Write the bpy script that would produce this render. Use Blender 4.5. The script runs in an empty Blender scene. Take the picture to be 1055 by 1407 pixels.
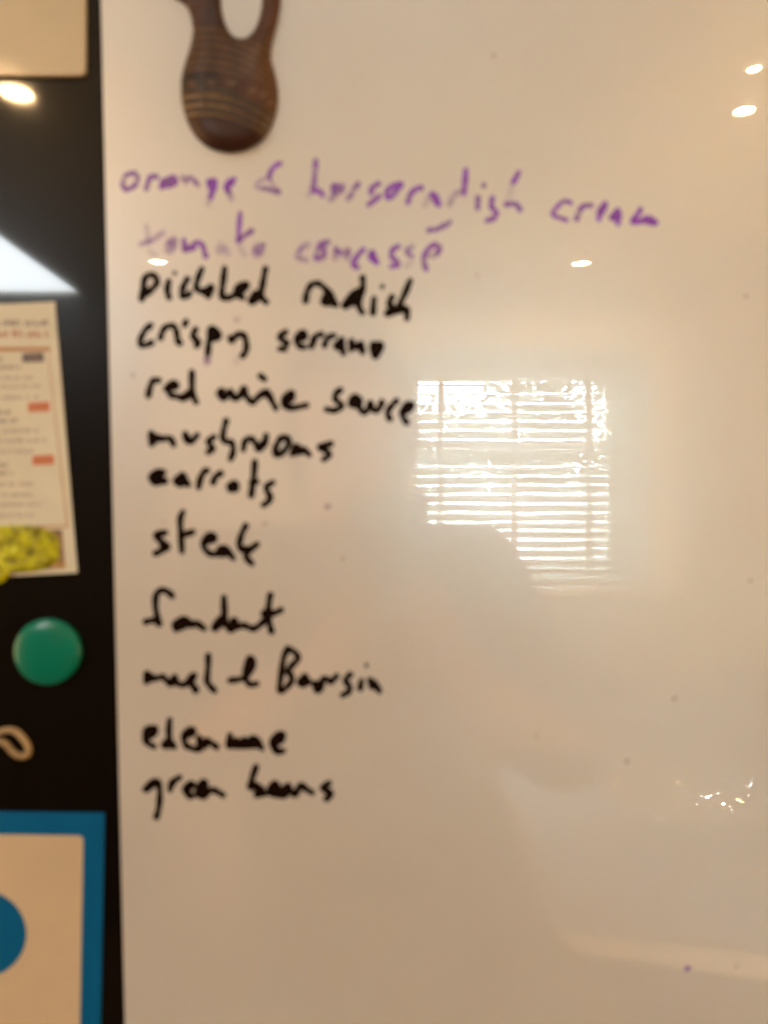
import bpy, bmesh, math, random
from mathutils import Vector, Matrix, noise
random.seed(7)
scene = bpy.context.scene
C = bpy.context.collection
PI = math.pi

# ------------------------------------------------------------------ camera
D = 0.345            # lens to whiteboard, metres
F = 1057.0           # focal length in photograph pixels
cam_d = bpy.data.cameras.new("camera")
cam = bpy.data.objects.new("camera", cam_d)
C.objects.link(cam)
cam.location = (0, -D, 0)
cam.rotation_euler = (PI / 2, 0, 0)
cam_d.sensor_fit = 'VERTICAL'
cam_d.sensor_height = 36.0
cam_d.lens = 36.0 * F / 1407.0
cam_d.clip_start = 0.001
cam_d.clip_end = 60
cam_d.dof.use_dof = True
cam_d.dof.focus_distance = 3.15      # the phone focused on the mirrored window
cam_d.dof.aperture_fstop = 7.6
scene.camera = cam

# ------------------------------------------------------------------ world and exposure
world = bpy.data.worlds.new("World")
scene.world = world
world.use_nodes = True
bg = world.node_tree.nodes["Background"]
bg.inputs[0].default_value = (1.0, 0.61, 0.27, 1)
bg.inputs[1].default_value = 2.52
scene.view_settings.view_transform = 'Standard'
scene.view_settings.look = 'None'
scene.view_settings.exposure = 0.60
scene.view_settings.gamma = 1
scene.cycles.max_bounces = 8
scene.cycles.diffuse_bounces = 3
scene.cycles.glossy_bounces = 4
scene.cycles.transmission_bounces = 6
scene.cycles.use_denoising = True
scene.cycles.use_adaptive_sampling = False
scene.cycles.sample_clamp_indirect = 0

SKY_L = 18.0
LAMP_L = 265.0
ROOF_L = 25.0

# ------------------------------------------------------------------ helpers
def tag(o, label=None, cat=None, group=None, kind=None):
    if label: o['label'] = label
    if cat: o['category'] = cat
    if group: o['group'] = group
    if kind: o['kind'] = kind
    return o

def empty(name, loc=(0, 0, 0), label=None, cat=None, group=None):
    o = bpy.data.objects.new(name, None)
    C.objects.link(o); o.location = loc; o.empty_display_size = 0.02
    return tag(o, label, cat, group)

def link(name, me, m=None, parent=None, smooth=False):
    o = bpy.data.objects.new(name, me)
    C.objects.link(o)
    if m is not None:
        me.materials.clear(); me.materials.append(m)
    if smooth:
        for p in me.polygons: p.use_smooth = True
    if parent is not None:
        o.parent = parent
        o.matrix_parent_inverse = Matrix.Translation(-Vector(parent.location))
    return o

def bm_obj(name, bm, m=None, parent=None, smooth=False):
    me = bpy.data.meshes.new(name)
    bm.normal_update(); bm.to_mesh(me); bm.free()
    return link(name, me, m, parent, smooth)

def add_box(bm, x0, x1, y0, y1, z0, z1):
    v = [bm.verts.new(p) for p in ((x0,y0,z0),(x1,y0,z0),(x1,y1,z0),(x0,y1,z0),(x0,y0,z1),(x1,y0,z1),(x1,y1,z1),(x0,y1,z1))]
    for f in ((0,3,2,1),(4,5,6,7),(0,1,5,4),(1,2,6,5),(2,3,7,6),(3,0,4,7)):
        bm.faces.new([v[i] for i in f])

def box(name, x0, x1, y0, y1, z0, z1, m, parent=None, bevel=0.0):
    bm = bmesh.new(); add_box(bm, x0, x1, y0, y1, z0, z1)
    if bevel:
        bmesh.ops.bevel(bm, geom=list(bm.edges), offset=bevel, segments=2, affect='EDGES', profile=0.5)
    return bm_obj(name, bm, m, parent)

def add_tube(bm, pts, rad, seg=10, closed=False):
    n = len(pts); pts = [Vector(p) for p in pts]; rings = []
    for i, p in enumerate(pts):
        if closed: t = pts[(i+1) % n] - pts[i-1]
        else: t = pts[min(i+1, n-1)] - pts[max(i-1, 0)]
        t.normalize()
        up = Vector((0, 1, 0)) if abs(t.y) < 0.9 else Vector((1, 0, 0))
        a = t.cross(up).normalized(); b = t.cross(a).normalized()
        r = rad[i] if isinstance(rad, (list, tuple)) else rad
        rings.append([bm.verts.new(p + a*r*math.cos(2*PI*k/seg) + b*r*math.sin(2*PI*k/seg)) for k in range(seg)])
    for i in range(n if closed else n-1):
        A, B = rings[i], rings[(i+1) % n]
        for k in range(seg):
            bm.faces.new((A[k], A[(k+1) % seg], B[(k+1) % seg], B[k]))
    if not closed:
        bm.faces.new(rings[0][::-1]); bm.faces.new(rings[-1])

def add_lathe(bm, prof, c, axis='Y', seg=48):
    """prof: list of (radius, offset along axis)"""
    rings = []
    for r, h in prof:
        if r < 1e-7:
            rings.append([bm.verts.new(_lp(c, 0, 0, h, axis))])
        else:
            rings.append([bm.verts.new(_lp(c, r*math.cos(2*PI*k/seg), r*math.sin(2*PI*k/seg), h, axis)) for k in range(seg)])
    for A, B in zip(rings, rings[1:]):
        if len(A) == 1 and len(B) == 1: continue
        for k in range(seg):
            if len(A) == 1: bm.faces.new((A[0], B[k], B[(k+1) % seg]))
            elif len(B) == 1: bm.faces.new((A[k], A[(k+1) % seg], B[0]))
            else: bm.faces.new((A[k], A[(k+1) % seg], B[(k+1) % seg], B[k]))
    bmesh.ops.recalc_face_normals(bm, faces=bm.faces)

def _lp(c, a, b, h, axis):
    if axis == 'Y': return (c[0]+a, c[1]+h, c[2]+b)
    if axis == 'Z': return (c[0]+a, c[1]+b, c[2]+h)
    return (c[0]+h, c[1]+a, c[2]+b)

def rounded_rect(x0, x1, z0, z1, r, n=6):
    pts = []
    for cx, cz, a0 in ((x1-r, z1-r, 0), (x0+r, z1-r, 90), (x0+r, z0+r, 180), (x1-r, z0+r, 270)):
        for k in range(n+1):
            a = math.radians(a0 + 90*k/n)
            pts.append((cx + r*math.cos(a), cz + r*math.sin(a)))
    return pts

def slab(name, outline, y_front, y_back, m, parent=None, holes=(), soft=0.0):
    """outline in (x,z), extruded along y"""
    bm = bmesh.new()
    def loop(y, pts): return [bm.verts.new((x, y, z)) for x, z in pts]
    f = loop(y_front, outline); b = loop(y_back, outline)
    n = len(outline)
    for i in range(n):
        bm.faces.new((f[i], f[(i+1) % n], b[(i+1) % n], b[i]))
    if not holes:
        bm.faces.new(f); bm.faces.new(b[::-1])
    else:
        h = holes[0]; hf = loop(y_front, h); hb = loop(y_back, h); m_ = len(h)
        assert m_ == n
        for i in range(n):
            j = (i+1) % n
            bm.faces.new((f[i], f[j], hf[j], hf[i]))
            bm.faces.new((b[j], b[i], hb[i], hb[j]))
            bm.faces.new((hf[i], hf[j], hb[j], hb[i]))
    bmesh.ops.recalc_face_normals(bm, faces=bm.faces)
    if soft and not holes:
        es = [e for e in bm.edges if all(abs(v.co.y - y_front) < 1e-7 for v in e.verts)]
        bmesh.ops.bevel(bm, geom=es, offset=soft, segments=3, affect='EDGES', profile=0.5)
    return bm_obj(name, bm, m, parent)

def mat(name, col, rough=0.5, metal=0.0, coat=0.0, coat_r=0.03, ior=1.45, noise_amt=0.0, noise_scale=50, bump=0.0, bump_scale=200, spec=0.5):
    m = bpy.data.materials.new(name); m.use_nodes = True
    nt = m.node_tree; b = nt.nodes["Principled BSDF"]
    b.inputs["Base Color"].default_value = (*col, 1)
    b.inputs["Roughness"].default_value = rough
    b.inputs["Metallic"].default_value = metal
    b.inputs["IOR"].default_value = ior
    b.inputs["Specular IOR Level"].default_value = spec
    b.inputs["Coat Weight"].default_value = coat
    b.inputs["Coat Roughness"].default_value = coat_r
    tc = nt.nodes.new("ShaderNodeTexCoord")
    if noise_amt:
        n = nt.nodes.new("ShaderNodeTexNoise"); n.inputs["Scale"].default_value = noise_scale
        n.inputs["Detail"].default_value = 5
        nt.links.new(tc.outputs["Object"], n.inputs["Vector"])
        r = nt.nodes.new("ShaderNodeMapRange")
        r.inputs["From Min"].default_value = 0.3; r.inputs["From Max"].default_value = 0.7
        r.inputs["To Min"].default_value = 1-noise_amt; r.inputs["To Max"].default_value = 1+noise_amt
        nt.links.new(n.outputs["Fac"], r.inputs["Value"])
        mx = nt.nodes.new("ShaderNodeVectorMath"); mx.operation = 'SCALE'
        mx.inputs[0].default_value = col
        nt.links.new(r.outputs[0], mx.inputs["Scale"])
        nt.links.new(mx.outputs[0], b.inputs["Base Color"])
    if bump:
        n2 = nt.nodes.new("ShaderNodeTexNoise"); n2.inputs["Scale"].default_value = bump_scale
        nt.links.new(tc.outputs["Object"], n2.inputs["Vector"])
        bp = nt.nodes.new("ShaderNodeBump"); bp.inputs["Strength"].default_value = 1; bp.inputs["Distance"].default_value = bump
        nt.links.new(n2.outputs["Fac"], bp.inputs["Height"])
        nt.links.new(bp.outputs[0], b.inputs["Normal"])
    return m

def emit(name, col, s):
    m = bpy.data.materials.new(name); m.use_nodes = True
    nt = m.node_tree; nt.nodes.clear()
    e = nt.nodes.new("ShaderNodeEmission"); o = nt.nodes.new("ShaderNodeOutputMaterial")
    e.inputs[0].default_value = (*col, 1); e.inputs[1].default_value = s
    nt.links.new(e.outputs[0], o.inputs[0])
    return m

def P(px, py, y=0.0):
    """photograph pixel -> point of the plane at depth y (board front is y=0)"""
    k = (D + y) / F
    return ((px - 527.5) * k, y, (703.5 - py) * k)

def PX(px, py, y=0.0):
    p = P(px, py, y); return (p[0], p[2])

# ------------------------------------------------------------------ materials
M_fridge = mat("glossy_black_enamel", (0.0040, 0.0020, 0.0012), rough=0.30, coat=1.0, coat_r=0.045, spec=0.12)
M_fridge.node_tree.nodes["Principled BSDF"].inputs["Coat IOR"].default_value = 1.38
M_body = mat("dark_fridge_side", (0.01, 0.008, 0.007), rough=0.4)
M_board = mat("white_dry_wipe_film", (0.83, 0.80, 0.755), rough=0.34, coat=1.0, coat_r=0.003, noise_amt=0.022, noise_scale=16, spec=0.9, ior=1.85)
M_board.node_tree.nodes["Principled BSDF"].inputs["Coat IOR"].default_value = 1.85
M_cream = mat("cream_laminate", (0.70, 0.57, 0.37), rough=0.35, coat=0.5, coat_r=0.08, noise_amt=0.03, noise_scale=60)
M_paper = mat("paper", (0.86, 0.82, 0.66), rough=0.6, noise_amt=0.04, noise_scale=70)
M_ink = mat("black_marker_ink", (0.010, 0.0032, 0.0018), rough=0.6, spec=0.08)
M_print_dark = mat("brown_print", (0.27, 0.20, 0.16), rough=0.7)
M_print_soft = mat("soft_brown_print", (0.50, 0.42, 0.36), rough=0.7)
M_print_red = mat("red_print", (0.74, 0.22, 0.10), rough=0.6)
M_print_redtext = mat("red_lettering", (0.50, 0.17, 0.09), rough=0.6)
M_print_grey = mat("grey_print", (0.18, 0.14, 0.14), rough=0.6)
M_print_line = mat("orange_rule", (0.60, 0.33, 0.16), rough=0.6)
M_print_pale = mat("pale_print", (0.62, 0.40, 0.26), rough=0.6)
M_blue = mat("blue_card", (0.0008, 0.14, 0.35), rough=0.5, spec=0.2, noise_amt=0.05, noise_scale=40)
M_bluecream = mat("cream_card", (0.76, 0.60, 0.40), rough=0.5, noise_amt=0.03, noise_scale=30)
M_green = mat("green_plastic", (0.002, 0.225, 0.145), rough=0.22, noise_amt=0.05, noise_scale=60, spec=0.5)
M_wall = mat("painted_wall", (0.42, 0.38, 0.31), rough=0.8, noise_amt=0.03, noise_scale=3)
M_ceil = mat("painted_ceiling", (0.40, 0.36, 0.30), rough=0.9, noise_amt=0.02, noise_scale=3)
M_white = mat("white_gloss_paint", (0.78, 0.77, 0.74), rough=0.35)
M_floor = mat("floorboards", (0.09, 0.055, 0.03), rough=0.4, noise_amt=0.25, noise_scale=3)
M_top = mat("worktop", (0.055, 0.042, 0.035), rough=0.8, noise_amt=0.2, noise_scale=40)
M_edge = mat("pale_worktop_edge", (0.88, 0.82, 0.7), rough=0.4)
M_cab = mat("painted_cabinet", (0.055, 0.035, 0.025), rough=0.5)
M_chrome = mat("chrome", (0.8, 0.8, 0.8), rough=0.08, metal=1.0)
M_slat = mat("white_blind_slat", (0.80, 0.80, 0.77), rough=0.5)
M_tape = mat("blind_tape", (0.75, 0.73, 0.68), rough=0.8)
M_leaf = mat("leaves", (0.12, 0.14, 0.08), rough=0.6, noise_amt=0.4, noise_scale=6)
M_bark = mat("bark", (0.10, 0.08, 0.06), rough=0.9)
M_render = mat("pale_render", (0.14, 0.135, 0.125), rough=0.9, noise_amt=0.1, noise_scale=4)
M_sky = emit("daylight_sky", (0.66, 0.92, 1.0), SKY_L)
M_roofsky = emit("rooflight_daylight", (0.92, 0.98, 1.0), ROOF_L)
M_fill_panel = emit("added_fill_glow", (0.80, 0.95, 1.0), 0.55)  # cool glow of the added overhead fill panel
M_lamp = emit("warm_led", (1.0, 0.64, 0.30), LAMP_L)
M_skin = mat("skin", (0.50, 0.28, 0.19), rough=0.5)
M_hair = mat("brown_hair", (0.05, 0.03, 0.02), rough=0.6)
M_jumper = mat("dark_jumper", (0.03, 0.03, 0.035), rough=0.95, bump=0.001, bump_scale=300)
M_jeans = mat("denim", (0.03, 0.045, 0.09), rough=0.9)
M_phone = mat("black_phone", (0.01, 0.01, 0.01), rough=0.2)

def glass_mat(name, rough=0.0):
    m = bpy.data.materials.new(name); m.use_nodes = True
    nt = m.node_tree; nt.nodes.clear()
    o = nt.nodes.new("ShaderNodeOutputMaterial"); mx = nt.nodes.new("ShaderNodeMixShader")
    fr = nt.nodes.new("ShaderNodeFresnel"); fr.inputs[0].default_value = 1.45
    t = nt.nodes.new("ShaderNodeBsdfTransparent"); g = nt.nodes.new("ShaderNodeBsdfGlossy"); g.inputs["Roughness"].default_value = rough
    nt.links.new(fr.outputs[0], mx.inputs[0]); nt.links.new(t.outputs[0], mx.inputs[1]); nt.links.new(g.outputs[0], mx.inputs[2])
    nt.links.new(mx.outputs[0], o.inputs[0])
    return m
M_glass = glass_mat("window_glass")
M_cello = glass_mat("clear_wrap", 0.012)

def purple_mat():
    m = bpy.data.materials.new("purple_marker_ink"); m.use_nodes = True
    nt = m.node_tree; b = nt.nodes["Principled BSDF"]; out = nt.nodes["Material Output"]
    b.inputs["Base Color"].default_value = (0.36, 0.10, 0.74, 1)
    b.inputs["Roughness"].default_value = 0.6
    b.inputs["Specular IOR Level"].default_value = 0.2
    at = nt.nodes.new("ShaderNodeAttribute"); at.attribute_name = "ink"
    tc = nt.nodes.new("ShaderNodeTexCoord")
    n = nt.nodes.new("ShaderNodeTexNoise"); n.inputs["Scale"].default_value = 420; n.inputs["Detail"].default_value = 3
    nt.links.new(tc.outputs["Object"], n.inputs["Vector"])
    r = nt.nodes.new("ShaderNodeMapRange"); r.inputs["From Min"].default_value = 0.3; r.inputs["From Max"].default_value = 0.65
    r.inputs["To Min"].default_value = 0.5; r.inputs["To Max"].default_value = 1.0
    nt.links.new(n.outputs["Fac"], r.inputs["Value"])
    mu = nt.nodes.new("ShaderNodeMath"); mu.operation = 'MULTIPLY'; mu.use_clamp = True
    nt.links.new(at.outputs["Fac"], mu.inputs[0]); nt.links.new(r.outputs[0], mu.inputs[1])
    tr = nt.nodes.new("ShaderNodeBsdfTransparent"); mx = nt.nodes.new("ShaderNodeMixShader")
    nt.links.new(mu.outputs[0], mx.inputs[0]); nt.links.new(tr.outputs[0], mx.inputs[1]); nt.links.new(b.outputs[0], mx.inputs[2])
    nt.links.new(mx.outputs[0], out.inputs[0])
    return m
M_purple = purple_mat()

# ------------------------------------------------------------------ the refrigerator (what everything hangs on)
FY = 0.0014        # plane of the fridge door; the whiteboard's face is at y = 0
fridge = empty("fridge", (0, 0.3, -1.5), "tall glossy black fridge door behind the whiteboard and the magnets", "fridge")
box("body", -0.42, 0.52, 0.06, 0.66, -1.46, 0.45, M_body, fridge, 0.006)
def grid_sheet(name, x0, x1, z0, z1, step, fn, m, parent, thick, smooth=True):
    nx = max(2, int(round((x1-x0)/step))); nz = max(2, int(round((z1-z0)/step)))
    vs = []; fs = []
    for j in range(nz+1):
        z = z0 + (z1-z0)*j/nz
        for i in range(nx+1):
            x = x0 + (x1-x0)*i/nx
            vs.append((x, fn(x, z), z))
    for j in range(nz):
        for i in range(nx):
            a = j*(nx+1)+i
            fs.append((a, a+1, a+nx+2, a+nx+1))
    # flat back and four sides
    k = len(vs)
    vs += [(x0, thick, z0), (x1, thick, z0), (x1, thick, z1), (x0, thick, z1)]
    me = bpy.data.meshes.new(name)
    bot = list(range(nx+1)); top = [nz*(nx+1)+i for i in range(nx+1)]
    lef = [j*(nx+1) for j in range(nz+1)]; rig = [j*(nx+1)+nx for j in range(nz+1)]
    sides = [(k+1, k+0, k+3, k+2), tuple([k, k+1] + bot[::-1]), tuple([k+2, k+3] + top),
             tuple([k+3, k] + lef), tuple([k+1, k+2] + rig[::-1])]
    n0 = len(fs)
    me.from_pydata(vs, [], fs + sides)
    for i, p in enumerate(me.polygons): p.use_smooth = (i < n0)
    # keep the rim from bending the face's normals
    me.update()
    bm = bmesh.new(); bm.from_mesh(me)
    bm.faces.ensure_lookup_table()
    side_f = [bm.faces[i] for i in range(n0, n0+5)]
    bmesh.ops.split(bm, geom=side_f)
    bm.to_mesh(me); bm.free()
    return link(name, me, m, parent)
def fridge_wave(x, z):
    p = Vector((x*55, z*55, 3.1))
    return noise.noise(p)*4.0e-6 + noise.noise(Vector((x*14, z*14, 9)))*1.5e-5
door = grid_sheet("door", -0.30, 0.52, -0.60, 0.45, 0.005, lambda x, z: FY + fridge_wave(x, z), M_fridge, fridge, 0.058)
box("freezer_door", -0.30, 0.52, FY, 0.058, -1.44, -0.606, M_fridge, fridge, 0.003)
bm = bmesh.new(); add_tube(bm, [(0.49, -0.0, 0.1), (0.49, -0.04, 0.1), (0.49, -0.04, -0.5), (0.49, -0.0, -0.5)], 0.009)
bm_obj("handle", bm, M_chrome, fridge, True)
for fx in (-0.38, 0.48):
    box("foot", fx-0.02, fx+0.02, 0.1, 0.6, -1.5, -1.458, M_body, fridge)

# ------------------------------------------------------------------ the whiteboard
ANG = math.atan2(33, 1407)
ex, ez = PX(155.5, 703.5)
wb = bpy.data.objects.new("whiteboard", None)
C.objects.link(wb)
wb.location = (0, 0, 0)
tag(wb, "white glossy magnetic whiteboard with a handwritten menu list, mirroring a window", "whiteboard")
def board_wave(x, z):
    h = noise.noise(Vector((x*62, z*78, 0.5)))*4.2e-6
    h += noise.noise(Vector((x*150, z*170, 4.5)))*8e-7
    h += noise.noise(Vector((x*20, z*20, 7.7)))*5.0e-6
    return h
sheet = grid_sheet("writing_sheet", 0.0, 0.44, -0.31, 0.30, 0.002, board_wave, M_board, None, 0.0012)
sheet.rotation_euler = (0, -ANG*-1*-1, 0)
sheet.location = (ex, 0, ez)
sheet.parent = wb

# handwriting -----------------------------------------------------------------
def smooth_path(pts, n=6):
    if len(pts) < 3: 
        out = []
        for a, b in zip(pts, pts[1:]):
            for k in range(n): out.append((a[0]+(b[0]-a[0])*k/n, a[1]+(b[1]-a[1])*k/n))
        out.append(pts[-1]); return out
    out = []
    for i in range(len(pts)-1):
        p0 = pts[max(i-1, 0)]; p1 = pts[i]; p2 = pts[i+1]; p3 = pts[min(i+2, len(pts)-1)]
        for k in range(n):
            t = k/n
            out.append(tuple(0.5*((2*p1[c]) + (-p0[c]+p2[c])*t + (2*p0[c]-5*p1[c]+4*p2[c]-p3[c])*t*t + (-p0[c]+3*p1[c]-3*p2[c]+p3[c])*t**3) for c in (0, 1)))
    out.append(pts[-1])
    return out

def ink_word(strokes, ox, oy, s, w, m, name="handwritten_word", label=None, lift=0.0):
    """strokes: lists of zoom coordinates; optional trailing ('a', alpha) and ('w', width)"""
    vs = []; fs = []; al = []
    yb = -0.00004 - lift
    kk = D / F
    for si, st in enumerate(strokes):
        a = 1.0; ww = w
        pts = []
        for p in st:
            if p[0] == 'a': a = p[1]
            elif p[0] == 'w': ww = p[1]
            else: pts.append((ox + p[0]/s, oy + p[1]/s))
        if len(pts) == 1: pts = [pts[0], (pts[0][0]+0.6, pts[0][1]+0.4)]
        sp = smooth_path(pts)
        n = len(sp); r = ww*0.5
        y0 = yb - (si % 7)*0.000004
        rows = []
        tot = max(1, n-1)
        def pos(p, y): 
            return ((p[0]-527.5)*kk, y, (703.5-p[1])*kk)
        nrm = None
        for i, p in enumerate(sp):
            q0 = sp[max(i-1, 0)]; q1 = sp[min(i+1, n-1)]
            tx, ty = q1[0]-q0[0], q1[1]-q0[1]
            L = math.hypot(tx, ty)
            if L > 1e-6: nrm = (-ty/L, tx/L)
            elif nrm is None: nrm = (0, 1)
            rr = r*(1.0 + 0.10*math.sin(i*0.7 + si*2.1))
            rows.append((p, nrm, rr))
        # round caps
        def cap(p, nr, rr, sgn):
            tx, ty = nr[1]*sgn, -nr[0]*sgn
            out = []
            for k in (1, 2, 3):
                t = k/4*PI/2
                out.append(((p[0]+tx*rr*math.sin(t), p[1]+ty*rr*math.sin(t)), nr, rr*math.cos(t)))
            return out
        start = cap(*rows[0], -1)[::-1]; end = cap(*rows[-1], 1)
        rows = start + rows + end
        base = len(vs)
        for p, nr, rr in rows:
            for t, h in ((-1, 0), (-0.6, 0.00002), (0.6, 0.00002), (1, 0)):
                q = (p[0]+nr[0]*rr*t, p[1]+nr[1]*rr*t)
                vs.append(pos(q, y0-h)); al.append(a)
        for i in range(len(rows)-1):
            b = base+i*4
            for c in range(3):
                fs.append((b+c, b+c+1, b+c+5, b+c+4))
    me = bpy.data.meshes.new(name); me.from_pydata(vs, [], fs)
    at = me.attributes.new("ink", 'FLOAT', 'POINT')
    at.data.foreach_set("value", al)
    o = link(name, me, m, wb)
    if label: o['label'] = label
    return o

K = 9.2; U = 7.8
W = ink_word
# --- purple lines
W([[(60,170),(38,145),(60,90),(100,75),(125,100),(105,150),(60,172),('a',.62)],
   [(175,165),(190,115),(205,95),(232,97),('a',.7)],
   [(265,152),(272,122),(300,112),(335,98),(345,130),(325,142),(290,150),(262,155),('a',.8)],
   [(285,130),(325,125),('a',.5)],
   [(388,98),(400,125),(425,105),(450,118),(475,145),('a',.55)],
   [(535,122),(570,122),(572,150),(556,190),(548,215),('a',.98)],[(537,125),(548,165),(555,185),('a',.9)],[(548,205),(535,255),('a',.3)],
   [(685,110),(652,128),(637,155),(652,185),('a',.95)],[(652,185),(668,222),('a',.5)],[(650,150),(672,135),('a',.8)]],
  160, 220, 4.22, U, M_purple, label='purple handwritten word "orange"')
W([[(950,20),(915,38),(890,78),(888,105),('a',1.0),('w',7)],
   [(888,105),(905,140),(945,188),(880,172),(815,160),(825,125),(870,105),('a',.42),('w',5)],[(850,160),(940,186),('a',.5)]],
  160, 220, 4.22, U, M_purple, label='purple ampersand after "orange"')
W([[(100,45),(97,120),(85,215),('a',.65)],[(88,215),(60,242),('a',.35)],[(92,225),(120,222),(140,245),('a',.9)],
   [(205,190),(205,250),(190,268),('a',.55)],[(205,190),(245,190),(262,205),(240,225),(215,240),('a',.5)],[(215,215),(245,210),('a',.4)],
   [(345,180),(320,215),(292,265),('a',.6)],
   [(463,180),(430,200),(420,235),('a',.8)],[(470,250),(440,275),(408,300),('a',.8)],
   [(597,182),(550,190),(515,222),(515,258),(545,250),(570,215),(590,195),('a',.85)],
   [(635,285),(650,240),(680,210),(712,203),('a',.85)],
   [(730,305),(760,255),('a',.28)],[(772,238),(800,255),(812,300),('a',1)],[(778,248),(796,288),('a',.9)],
   [(970,100),(966,160),(958,235),('a',1),('w',8)],[(940,222),(900,250),(875,300),('a',.38)],
   [(1040,262),(1038,320),('a',.7)]],
  410, 210, 4.22, U, M_purple, label='purple handwritten letters of "horseradish"')
W([[(155,122),('a',.6)],[(197,185),(193,215),(202,240),(217,256),(205,280),(172,292),('a',.85)],
   [(325,60),(300,105),('a',.92)],[(295,110),(278,180),(268,212),('a',.2)],[(265,215),(302,212),(325,225),(330,240),('a',.75)]],
  620, 220, 3.517, U, M_purple, label='purple handwritten end of "horseradish"')
W([[(577,208),(545,198),(512,225),(488,260),(520,278),(555,290),('a',1),('w',6.3)],
   [(605,285),(618,245),(642,220),(672,218),('a',.7)],
   [(742,208),(716,245),(712,285),('a',.95)],[(742,210),(736,240),(718,262),('a',.85)],
   [(772,278),(792,250),('a',.8)],[(805,240),(810,270),(803,308),('a',1),('w',7.5)],[(782,285),(808,275),('a',.8)],
   [(912,240),(895,268),(872,300),(912,296),(928,286),(948,278),(968,287),(988,302),('a',1)],[(930,296),(978,305),('a',.9)]],
  620, 220, 3.517, U, M_purple, label='purple handwritten word "cream"')
W([[(105,100),(110,150),(118,210),('a',.28)],[(128,265),(165,295),('a',.22)],[(215,140),(150,185),(70,218),('a',.45)],
   [(285,180),(245,210),(245,265),(280,250),(298,192),('a',.45)],[(265,205),(270,240),('a',.35)],
   [(350,190),(357,258),(378,240),(402,235),(430,210),(465,215),(483,260),(495,300),('a',.78)],[(355,252),(420,245),('a',.7)],
   [(590,220),(572,260),(602,268),(618,240),(640,285),('a',.3)],
   [(720,15),(714,90),(706,200),('a',.95),('w',7)],[(797,130),(760,155),(712,190),('a',.6)],[(717,200),(722,250),(750,290),('a',.22)],
   [(872,222),(822,235),(812,275),(840,295),(862,260),(866,225),('a',.42)],[(830,255),(845,270),('a',.5)]],
  180, 290, 4.795, U, M_purple, label='faded purple handwritten word "tomato"')
W([[(140,195),(100,220),(80,265),(130,285),('a',.5)],
   [(255,180),(215,190),(195,240),(190,275),(225,270),(235,230),(230,190),('a',.65)],
   [(302,210),(297,270),('a',.5)],[(300,225),(338,252),(345,235),(372,225),(368,275),('a',.52)],
   [(460,225),(425,260),(400,310),(425,325),('a',.85)],
   [(500,265),(512,238),(538,298),('a',.9)],[(500,268),(540,300),('a',.9)],[(515,265),(530,285),('a',.9)],
   [(665,205),(630,225),(625,265),(655,292),(657,315),(625,320),('a',.88)],
   [(740,205),(710,235),(740,265),('a',.55)],[(735,305),(708,320),('a',.2)],
   [(890,245),(902,212),(880,195),(840,215),(815,260),(812,300),(825,340),('a',.72)],[(890,245),(850,265),('a',.45)],
   [(840,112),(900,100),(960,65),('a',.65)]],
  390, 290, 4.22, U, M_purple, label='faded purple handwritten word with an accent')
# --- black lines
W([[(80,270),(88,200),(105,115),(148,92),(188,120),(186,158),(150,200),(100,240)],[(90,225),(110,200)],
   [(276,138),(265,200),(278,258)],[(318,80),('w',6.5)],
   [(410,125),(385,170),(372,215),(378,250),(408,245),(428,225)],
   [(515,50),(490,110),(475,170),(480,200),(530,210),(580,178),(580,215),(560,245)],[(520,210),(560,240)],[(540,210),(565,225)],
   [(680,45),(670,130),(660,210),(665,260),(720,255),(780,225),(840,180),(830,160),(790,170),(760,215),(770,240),(810,258)],[(790,205),(820,190)],
   [(975,50),(960,130),(945,220),(950,260),(980,290)],[(945,220),(900,230),(870,270),(880,295),(915,265),(945,240)],[(895,260),(925,245)]],
  180, 360, 5.275, K, M_ink, label='black handwritten word "pickled"')
W([[(105,285),(115,220),(145,168),(185,155),(220,170),(262,210)],
   [(265,215),(232,290),(300,290),(268,218)],[(258,250),(280,272)],[(272,215),(300,260),(320,310)],
   [(517,115),(520,180),(500,260),(490,320),(515,365)],[(510,195),(440,240),(380,320),(440,300),(490,290)],[(495,215),(440,280),(485,270)],[(430,280),(470,235),(500,225)],
   [(600,265),(592,370)],[(660,178),('w',7)],
   [(730,255),(710,300),(730,325),(695,378),(745,362),(790,335)],
   [(862,135),(830,215),(790,300),(760,362)],[(780,335),(830,335),(840,360),(838,408)],[(720,368),(805,350)],[(745,345),(815,345)]],
  400, 360, 5.275, K, M_ink, label='black handwritten word "radish"')
W([[(160,100),(115,140),(80,210),(78,248),(110,262),(168,240)],
   [(240,200),(260,140),(300,105),(345,108),(365,140),(375,200),(393,240)],[(372,225),(395,243)],
   [(445,70),(432,100)],
   [(520,135),(500,185),(540,228),(532,262)],[(515,215),(545,240)],
   [(620,330),(630,220),(640,135),(660,125),(715,180),(680,205),(640,215)],[(650,160),(690,180),(650,195)],
   [(800,212),(815,222),(845,188),(880,168),(915,190),(930,250),(925,310),(900,345)],[(800,200),(830,212)]],
  180, 430, 5.861, K, M_ink, label='black handwritten word "crispy"')
W([[(615,362),(612,405),('a',.5)],[(850,385),(852,400),('a',.12)],[(845,50),('a',.12)]], 180, 430, 5.861, K, M_purple, name="ink_smudge", label="faded tail of the letter p")
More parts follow.
